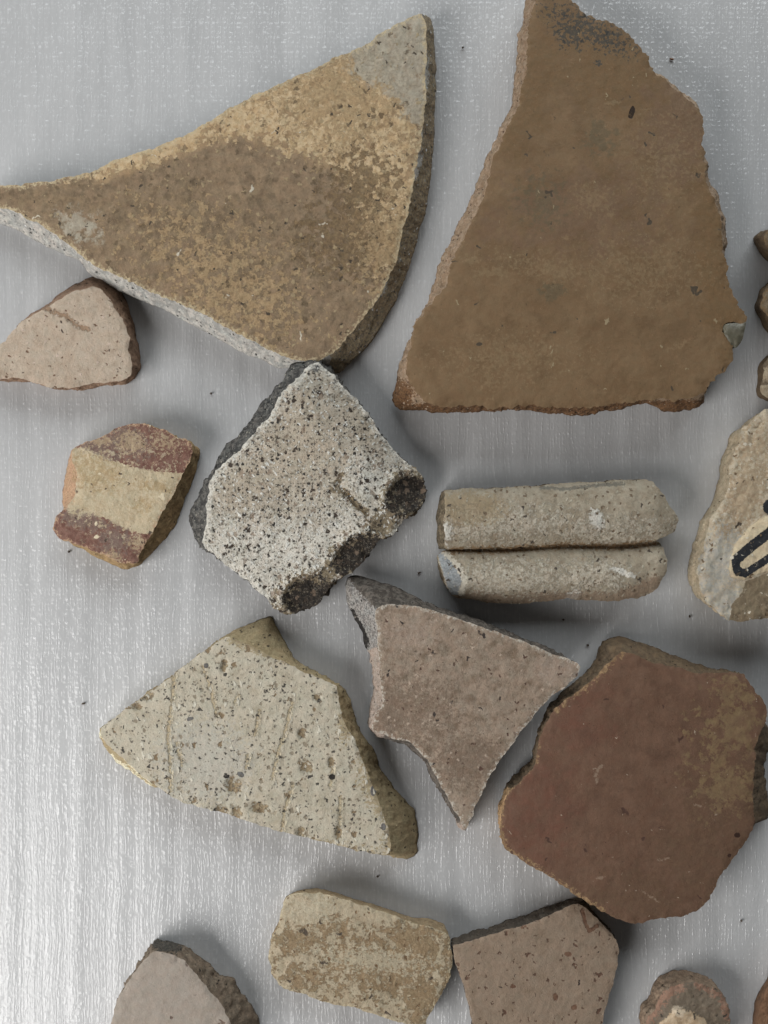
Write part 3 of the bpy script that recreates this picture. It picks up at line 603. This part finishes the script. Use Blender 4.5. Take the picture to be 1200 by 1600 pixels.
# Q: double handle
r = thing('handle_fragment', 'beige double-roll handle fragment with a groove along its middle, below the largest brown sherd', 'handle fragment', 870, 848)
mQ = face_mat('beige_weathered_clay', .56, (138,128,111), (158,150,134), (116,104,86), size=5, mottle=.8, fine=.55, bump=1.1, rough=.8, grit=.4,
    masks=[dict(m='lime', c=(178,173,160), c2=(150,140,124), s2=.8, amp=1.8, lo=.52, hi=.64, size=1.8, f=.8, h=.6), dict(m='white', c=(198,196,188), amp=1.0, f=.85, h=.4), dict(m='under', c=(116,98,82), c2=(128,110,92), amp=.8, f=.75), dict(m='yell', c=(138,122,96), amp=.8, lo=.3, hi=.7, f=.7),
           dict(m='groove', c=(128,102,70), c2=(104,82,56), amp=1.1, f=.9), dict(m='break_', c=(148,152,154), c2=(126,130,132), s2=.9, amp=.5), dict(m='breakrim', c=(186,180,166), amp=.9), dict(m='greyline', c=(100,98,90), amp=.7, f=.8)],
    grains=[dict(cell=4, r=.13, d=.22, c=(74,66,58)), dict(cell=2.2, r=.2, d=.2, c=(108,92,74), h=-1), dict(cell=1.5, r=.22, d=.2, c=(176,168,150), h=.7, rot=.4, sc=(1,.6,1), f=.7)], seed=19)
eQ = edge_mat('shaded_brown_handle_break', .6, (84,76,62), (124,112,92), (50,44,36), seed=20)  # shadow on the left end is painted into this darker colour
up = [(694,764,688,768),(730,764),(768,763),(803,761),(840,758),(872,756),(907,754),(940,752),(975,750),(1000,750),(1020,751),(1033,767),(1047,790),(1060,811),(1057,824),(1048,836),(1020,846),(985,850),(952,852),(920,851),(885,850),(840,853),(795,856),(740,858),(700,860),(693,856,684,860),(695,835,682,845),(692,815,682,820),(696,790,683,800)]
lo_ = [(684,865,682,868),(700,860),(745,859),(795,857),(840,854),(885,851),(920,852),(952,853),(985,851),(1010,848),(1030,850),(1040,860),(1043,876),(1040,898),(1030,915),(1020,925),(1000,934),(966,940),(930,939),(885,936),(840,941),(795,942),(770,941),(750,938),(725,935),(709,931,704,928),(697,912,690,905),(688,890,684,885)]
qm = dict(lime=union(blob(780,820,120,26,0,.4), blob(950,830,110,20,0,.3), blob(780,905,110,26,0,.4), blob(920,900,60,22,0,.4)), white=union(blob(933,812,10,16,-20,.5), blob(895,930,14,8,-30,.5), blob(975,895,20,5,20,.4), blob(698,830,8,18,0,.3)),
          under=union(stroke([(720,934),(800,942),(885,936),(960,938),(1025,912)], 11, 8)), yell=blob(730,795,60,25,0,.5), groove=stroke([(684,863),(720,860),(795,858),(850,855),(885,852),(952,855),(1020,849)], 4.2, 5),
          break_=poly([(684,864),(694,864),(712,885),(722,905),(716,930),(704,930),(692,895)], 3), breakrim=stroke([(696,864),(716,885),(726,905),(720,928)], 4, 4), greyline=stroke([(845,762),(885,764),(925,759),(975,756)], 2.5, 3))
def roll(line, rad, zc, zmin):
    L = np.array(line, float)
    def f(u, v):
        c = np.interp(u, L[:, 0], L[:, 1]); rr = np.interp(u, L[:, 0], L[:, 2])
        t = np.clip(np.abs(v - c) / rr, 0, 0.955)
        z = zmin + (zc - zmin) * np.sqrt(1 - t * t)
        return z - np.clip(697 - u, 0, 40) * .12 - np.clip(u - 1025, 0, 60) ** 1.3 * .03
    return f
slab(r, up, roll([(680,812,50),(768,811,49),(885,803,49),(952,801,50),(1020,800,50),(1060,808,46)], 0, 14.5, 6.0), 14, mQ, eQ, masks=qm, seed=10, jag=1.7, rough=.15, wallrough=.4, lip=.2, names=('upper_roll', 'upper_roll_side'), inset=.2)
lo_ = [(p[0], p[1] - (3 if p[1] < 862 and 690 < p[0] < 1035 else 0)) + tuple(p[2:]) for p in lo_]
slab(r, lo_, roll([(680,890,36),(750,899,41),(795,900,43),(885,895,42),(966,898,44),(1045,886,40)], 0, 13.0, 4.5), 12, mQ, eQ, masks=qm, seed=11, jag=1.9, rough=.17, wallrough=.4, lip=.2, names=('lower_roll', 'lower_roll_side'), inset=1.2)

# H: bottom centre sherd
r = thing('beige_sherd', 'oblong beige sherd with brown stains, in the bottom row between two plain brown sherds', 'potsherd', 565, 1495)
Hh = [(447,1403,447,1401),(460,1396,462,1392),(473,1394,480,1388),(501,1395,500,1387),(520,1400,524,1394),(544,1408,548,1402),(592,1423,596,1417),(639,1439,642,1434),(672,1449),(701,1461),(707,1493),(702,1527),(684,1560),(669,1590),(663,1612),(625,1597),(592,1586),(554,1574),(506,1565),(473,1553),(440,1543),(425,1527),(420,1498),(421,1470),(435,1446),(440,1422)]
mH = face_mat('stained_beige_surface', .56, (150,138,117), (163,152,131), (128,113,90), size=5, mottle=.7, fine=.5, bump=.9, rough=.8,
    masks=[dict(m='brown', c=(106,87,62), c2=(130,112,86), s2=.9, amp=1.5, lo=.44, hi=.58, size=3, f=.85, h=-.6), dict(m='pale', c=(168,160,140), amp=1.2, lo=.5, hi=.62, f=.6)],
    grains=[dict(cell=2.6, r=.18, d=.2, c=(112,90,66)), dict(cell=6, r=.12, d=.2, c=(76,66,56)), dict(cell=2.2, r=.18, d=.2, c=(176,164,140), h=.6, sc=(1,2,1))], seed=21, rim=(170,158,132), rimw=(.25,-.4))
eH = edge_mat('beige_fracture', .5, (132,116,92), (150,134,108), (92,78,60), seed=22)
slab(r, Hh, plane(9, 565, 1495, 0, 0, 1, 180), 11, mH, eH, seed=12, jag=1.6, rough=.13, lip=.45, liprad=5, inset=1.0,
     masks=dict(brown=union(blob(650,1470,50,25,15,.45), blob(600,1510,110,40,10,.25), blob(460,1470,30,20,0,.3), blob(660,1560,30,40,0,.35), blob(520,1450,30,12,0,.2), blob(480,1530,40,15,0,.1)), pale=union(blob(580,1500,80,18,5,.3), blob(480,1420,40,20,0,.2))))

# I: bottom left
r = thing('plain_sherd', 'plain greyish pink sherd with thick broken right side, in the bottom left corner', 'potsherd', 270, 1560)
I_ = [(242,1485,246,1467),(264,1489,273,1471),(288,1499,307,1489),(307,1522,340,1517),(330,1550,364,1531),(349,1574,383,1555),(359,1598,403,1582),(363,1625,408,1625),(362,1660,405,1665),(150,1660),(160,1625),(174,1598),(183,1560),(212,1517),(226,1498)]
mI = face_mat('plain_greyish_pink_clay', .82, (158,148,137), (168,158,147), (144,134,122), size=7, mottle=.6, fine=.3, bump=.5, rough=.8,
    grains=[dict(cell=5, r=.1, d=.2, c=(108,90,80), sc=(1,.5,1)), dict(cell=6, r=.12, d=.15, c=(120,102,90), h=-1)], seed=23, scratch=.15, rim=(162,150,138), rimw=(.1,-.6))
eI = edge_mat('grey_brown_fracture', .5, (98,88,76), (116,104,90), (64,58,52), seed=24, size=2.4, masks=[dict(m='dk', c=(62,60,56), c2=(80,76,70))])
slab(r, I_, plane(11, 270, 1560, 0, 0, .6, 150), 13, mI, eI, seed=13, jag=1.2, rough=.06, wallrough=1.0, masks=dict(dk=blob(258,1475,26,12,15,.6)))

# J: bottom centre right
r = thing('pitted_sherd', 'flat brown-pink sherd dotted with small dark pits, directly below the reddish brown sherd', 'potsherd', 840, 1520)
J_ = [(706,1476,705,1466),(745,1467,743,1453),(784,1455,780,1442),(823,1444,818,1429),(862,1429,858,1415),(895,1413,893,1404),(903,1411,905,1408),(923,1426),(944,1448),(962,1465),(968,1485),(964,1513),(953,1552),(940,1600),(930,1655),(747,1655),(738,1600),(730,1565),(719,1526),(708,1496)]
mJ = face_mat('pitted_brown_clay', .60, (124,109,94), (131,115,99), (107,92,76), size=7, mottle=.6, fine=.35, bump=.6, rough=.8,
    masks=[dict(m='brown', c=(86,62,48), c2=(104,80,64), amp=.5, h=-1.5)],
    grains=[dict(cell=2.6, r=.17, d=.22, c=(84,64,52)), dict(cell=4.5, r=.17, d=.20, c=(84,62,50), h=-1), dict(cell=6, r=.07, d=.2, c=(52,44,40))], seed=25, rim=(134,120,106), rimw=(.1,-.6))
eJ = edge_mat('shaded_pitted_fracture', .42, (66,60,54), (78,72,64), (48,44,40), seed=26)  # shade of the upper wall painted in as a dark fracture colour
slab(r, J_, plane(10, 840, 1520, 0, 0, .5, 170), 12, mJ, eJ, seed=14, jag=1.4, rough=.07, wallrough=.7,
     masks=dict(brown=union(stroke([(910,1422),(914,1440),(921,1455),(934,1446)], 2.8, 2.5), blob(888,1491,6,4,10,.9), blob(897,1574,5,4,-30,.9), blob(802,1541,5,3,0,.9), blob(868,1558,4,6,0,.7), blob(818,1448,5,3,-30,.8))))

# K: small chipped lump, bottom right
r = thing('chipped_sherd', 'small grey-brown chipped sherd with a cream patch, at the bottom edge near the right corner', 'potsherd', 1078, 1585)
K_ = [(1010,1604),(1012,1590),(1024,1578),(1030,1558),(1042,1546),(1061,1537),(1079,1534),(1109,1539),(1130,1553),(1139,1578),(1142,1604),(1138,1650),(1015,1650)]
mK = face_mat('grey_brown_chip', .48, (94,84,72), (106,96,82), (80,70,60), size=4, bump=.8, rough=.6, masks=[dict(m='pinkish', c=(126,98,82), c2=(112,90,76), amp=1.2), dict(m='cream', c=(146,126,102), c2=(158,142,120), s2=1.6, amp=.7, h=.5), dict(m='white', c=(172,160,142), amp=1.0, f=.6)],
    grains=[dict(cell=3, r=.15, d=.2, c=(66,58,50))], seed=27)
eK = edge_mat('chip_fracture', .42, (104,90,76), (124,108,92), (74,62,52), seed=28)
slab(r, K_, plane(9, 1078, 1590, 0, 0, 1.2, 90), 12, mK, eK, seed=15, jag=2.2, rough=.2, lip=.9, liprad=5, wallrough=.7,
     relief=lambda u, v: 1.2 * poly([(1022,1660),(1034,1598),(1055,1577),(1076,1578),(1100,1596),(1118,1615),(1118,1660)], 5)(u, v),
     masks=dict(cream=poly([(1022,1660),(1030,1600),(1055,1576),(1080,1580),(1100,1592),(1118,1615),(1118,1660)], 4), white=blob(1060,1580,10,8,30,.6),
                pinkish=union(stroke([(1015,1590),(1035,1558),(1062,1540)], 9, 8), stroke([(1090,1540),(1128,1556),(1138,1590)], 5, 6))))

# L: corner sherd
r = thing('orange_sherd', 'sliver of an orange-brown sherd cut off by the bottom right corner', 'potsherd', 1210, 1590)
mL = face_mat('orange_brown_clay', .62, (104,78,58), (120,92,70), (84,62,46), size=4, bump=.8, rough=.7, seed=29, grains=[dict(cell=3, r=.18, d=.2, c=(66,46,36))])
slab(r, [(1262,1525),(1225,1518),(1206,1534,1200,1528),(1194,1550,1184,1550),(1188,1572,1178,1566),(1186,1604,1176,1604),(1190,1650,1182,1650),(1262,1650)], plane(10, 1215, 1590, .4, 0, .4, 80), 13, mL, mL, seed=16, jag=2, rough=.2, lip=.5, liprad=4)

# M, N, O: lumps at the right frame edge
mM = face_mat('dark_brown_lump', .5, (88,76,60), (102,92,76), (64,54,42), size=3, bump=1, rough=.8, seed=30, rim=(96,78,54), rimw=(.6,0), grains=[dict(cell=2.4, r=.18, d=.2, c=(56,48,40))])
eM = edge_mat('dark_brown_lump_side', .45, (72,60,46), (86,72,54), (48,40,32), seed=31)
side = 'sherds cut off by the right edge of the picture'
r = thing('brown_lump', 'uppermost of the three small dark brown sherds at the right edge', 'potsherd', 1215, 385, side)
slab(r, [(1192,369,1176,373),(1202,357,1187,361),(1240,346),(1262,370),(1262,420),(1222,412,1218,424),(1206,396,1194,404),(1197,384,1182,388)], plane(14, 1215, 385, .6, 0, .5, 70), 14, mM, eM, seed=17, jag=2, rough=.25, lip=.5, liprad=4, inset=2)
r = thing('brown_lump', 'middle one of the three small dark brown sherds at the right edge', 'potsherd', 1218, 480, side)
slab(r, [(1206,444,1200,438),(1193,457,1186,454),(1190,479,1178,481),(1200,494,1188,502),(1210,512,1202,524),(1262,522,1262,532),(1262,436)], plane(15, 1215, 480, .5, 0, .5, 80), 15, mM, eM, seed=18, jag=2, rough=.25, lip=.5, liprad=4, inset=2)
r = thing('brown_lump', 'lowest of the three small dark brown sherds at the right edge, pale lower lip', 'potsherd', 1215, 590, side)
mO = face_mat('brown_lump_pale_lip', .55, (92,80,64), (112,102,86), (70,58,46), size=3, bump=1, rough=.8, seed=32, masks=[dict(m='pale', c=(150,138,118), c2=(132,118,98), amp=.6, h=1)])
slab(r, [(1204,556,1200,553),(1192,571,1182,573),(1192,594,1184,598),(1186,606,1181,608),(1188,618,1183,621),(1200,624,1196,627),(1240,628),(1262,620),(1262,550)], plane(12, 1215, 590, .3, 0, .5, 80), 12, mO, eM, seed=19, jag=1.6, rough=.25, lip=.5, liprad=4, inset=1,
     masks=dict(pale=union(poly([(1170,603),(1200,600),(1262,604),(1262,640),(1170,640)], 4), blob(1200,585,12,14,0,.3))))

# P: black-painted sherd at the right
r = thing('black_painted_sherd', 'pale beige rough sherd painted with a thick black looped line, at the right edge', 'potsherd', 1175, 820)
P_ = [(1262,640),(1215,634),(1196,639),(1183,648),(1173,662),(1159,671),(1157,687),(1146,708),(1142,729),(1141,747),(1134,770),(1129,789),(1119,800),(1110,812),(1107,830),(1104,840),(1095,868),(1090,891),(1091,918),(1102,942),(1118,955),(1136,967),(1169,970),(1200,966),(1262,955)]
mP = face_mat('rough_beige_plaster', .54, (164,153,133), (178,168,150), (140,124,102), size=4, mottle=.7, fine=.5, bump=1.2, rough=.85, grit=.4,
    masks=[dict(m='tan', c=(138,118,94), c2=(156,140,116), amp=1.4, lo=.42, hi=.65, f=.8), dict(m='blue', c=(144,145,142), c2=(160,155,142), s2=1.5, amp=1.3, lo=.4, hi=.7, f=.8), dict(m='brown', c=(108,96,78), c2=(120,108,88), s2=3, amp=.45, lo=.45, hi=.55),
           dict(m='cream', c=(188,174,146), c2=(176,162,138), amp=.4, h=.8), dict(m='black', c=(32,34,38), c2=(38,40,44), amp=.45, lo=.45, hi=.55, size=.7, h=.3)],
    grains=[dict(cell=3, r=.16, d=.2, c=(104,86,66)), dict(cell=6, r=.13, d=.2, c=(72,64,54)), dict(cell=2, r=.2, d=.15, c=(192,184,168), h=.7)], seed=33)
eP = edge_mat('beige_plaster_fracture', .5, (150,138,116), (166,154,132), (116,102,82), seed=34)
slab(r, P_, plane(14, 1175, 820, 0, 0, 2.4, 190), 17, mP, eP, seed=20, jag=2.4, rough=.22, lip=1.2, liprad=9, wallrough=.6, inset=2,
     relief=lambda u, v: .7 * poly([(1300,780),(1200,806),(1180,815),(1150,850),(1138,888),(1148,905),(1165,905),(1200,890),(1300,860)], 4)(u, v),
     masks=dict(tan=union(blob(1165,770,30,60,20,.4), blob(1180,700,30,30,0,.2), blob(1135,825,14,20,0,.4), blob(1103,895,7,9,0,.6)), blue=union(blob(1120,885,28,60,10,.5), blob(1135,940,24,28,0,.4), blob(1145,840,12,14,30,.3)),
                brown=poly([(1300,880),(1200,895),(1165,908),(1160,925),(1143,945),(1138,985),(1300,985)], 3), cream=poly([(1300,780),(1190,808),(1172,822),(1148,850),(1138,888),(1142,902),(1160,906),(1205,890),(1300,840)], 3),
                black=union(stroke([(1262,786),(1200,834),(1170,857),(1151,874)], 8, 1.8), stroke([(1149,878),(1152,892),(1164,896)], 6.5, 1.8), stroke([(1166,895),(1200,873),(1262,830)], 6, 1.8), blob(1201,792,9,12,0,.9))))

# ------------------------------------------------------------------ loose crumbs on the foam
mc = edge_mat('crumb_dark', .5, (56,50,46), (80,70,62), (38,34,32), seed=40)
mc2 = edge_mat('crumb_brown', .5, (120,84,56), (142,104,74), (84,60,42), seed=41)
def crumb(u, v, a, b, rot, m, label):
    rng = random.Random(int(u * 7 + v))
    V, F = [], []
    import bmesh
    bm = bmesh.new(); bmesh.ops.create_icosphere(bm, subdivisions=2, radius=1)
    ca, sa = math.cos(math.radians(rot)), math.sin(math.radians(rot))
    for q in bm.verts:
        k = 1 + .35 * noise.noise(q.co * 1.7 + Vector((u, v, 0)))
        x, y = q.co.x * k * a * S * .85, q.co.y * k * b * S * .85
        q.co = Vector((x * ca - y * sa, x * sa + y * ca, (q.co.z * k * .8 + .7) * min(a, b) * S))
    me = bpy.data.meshes.new('clay_crumb'); bm.to_mesh(me); bm.free(); me.materials.append(m)
    o = bpy.data.objects.new('clay_crumb', me); col.objects.link(o)
    x, y = unproj(u, v, 0); o.location = (x, y, 0)
    o['label'] = label; o['category'] = 'crumb'; o['group'] = 'loose crumbs on the foam sheet'
crumb(1049, 93, 4.5, 1.6, -12, mc2, 'brown crumb on the foam right of the top of the largest brown sherd')
crumb(723, 75, 2.2, 1.8, 0, mc, 'dark crumb on the foam between the tips of the two large sherds')
crumb(131, 1099, 4, 1.8, 15, mc, 'dark crumb on the foam left of the cream speckled sherd')
crumb(655, 895, 3.2, 1.8, 5, mc, 'dark crumb on the foam just left of the handle fragment')
crumb(880, 968, 2.2, 1.8, 0, mc, 'dark crumb on the foam below the middle of the handle fragment')
crumb(918, 1008, 2.6, 2.2, 0, mc, 'dark crumb on the foam beside the right tip of the kite-shaped sherd')
crumb(1077, 963, 1.8, 2.6, 0, mc, 'dark crumb on the foam left of the foot of the black-painted sherd')
crumb(1158, 1438, 2.0, 2.0, 0, mc, 'dark crumb on the foam below the right end of the reddish brown sherd')
crumb(590, 1369, 2.2, 1.8, 0, mc, 'dark crumb on the foam above the oblong beige sherd')
crumb(330, 615, 2.0, 2.0, 0, mc, 'dark crumb on the foam between the pink leaf-shaped and the speckled sherd')
crumb(108, 862, 2.0, 2.2, 0, mc, 'dark crumb on the foam under the lower left corner of the painted banded sherd')
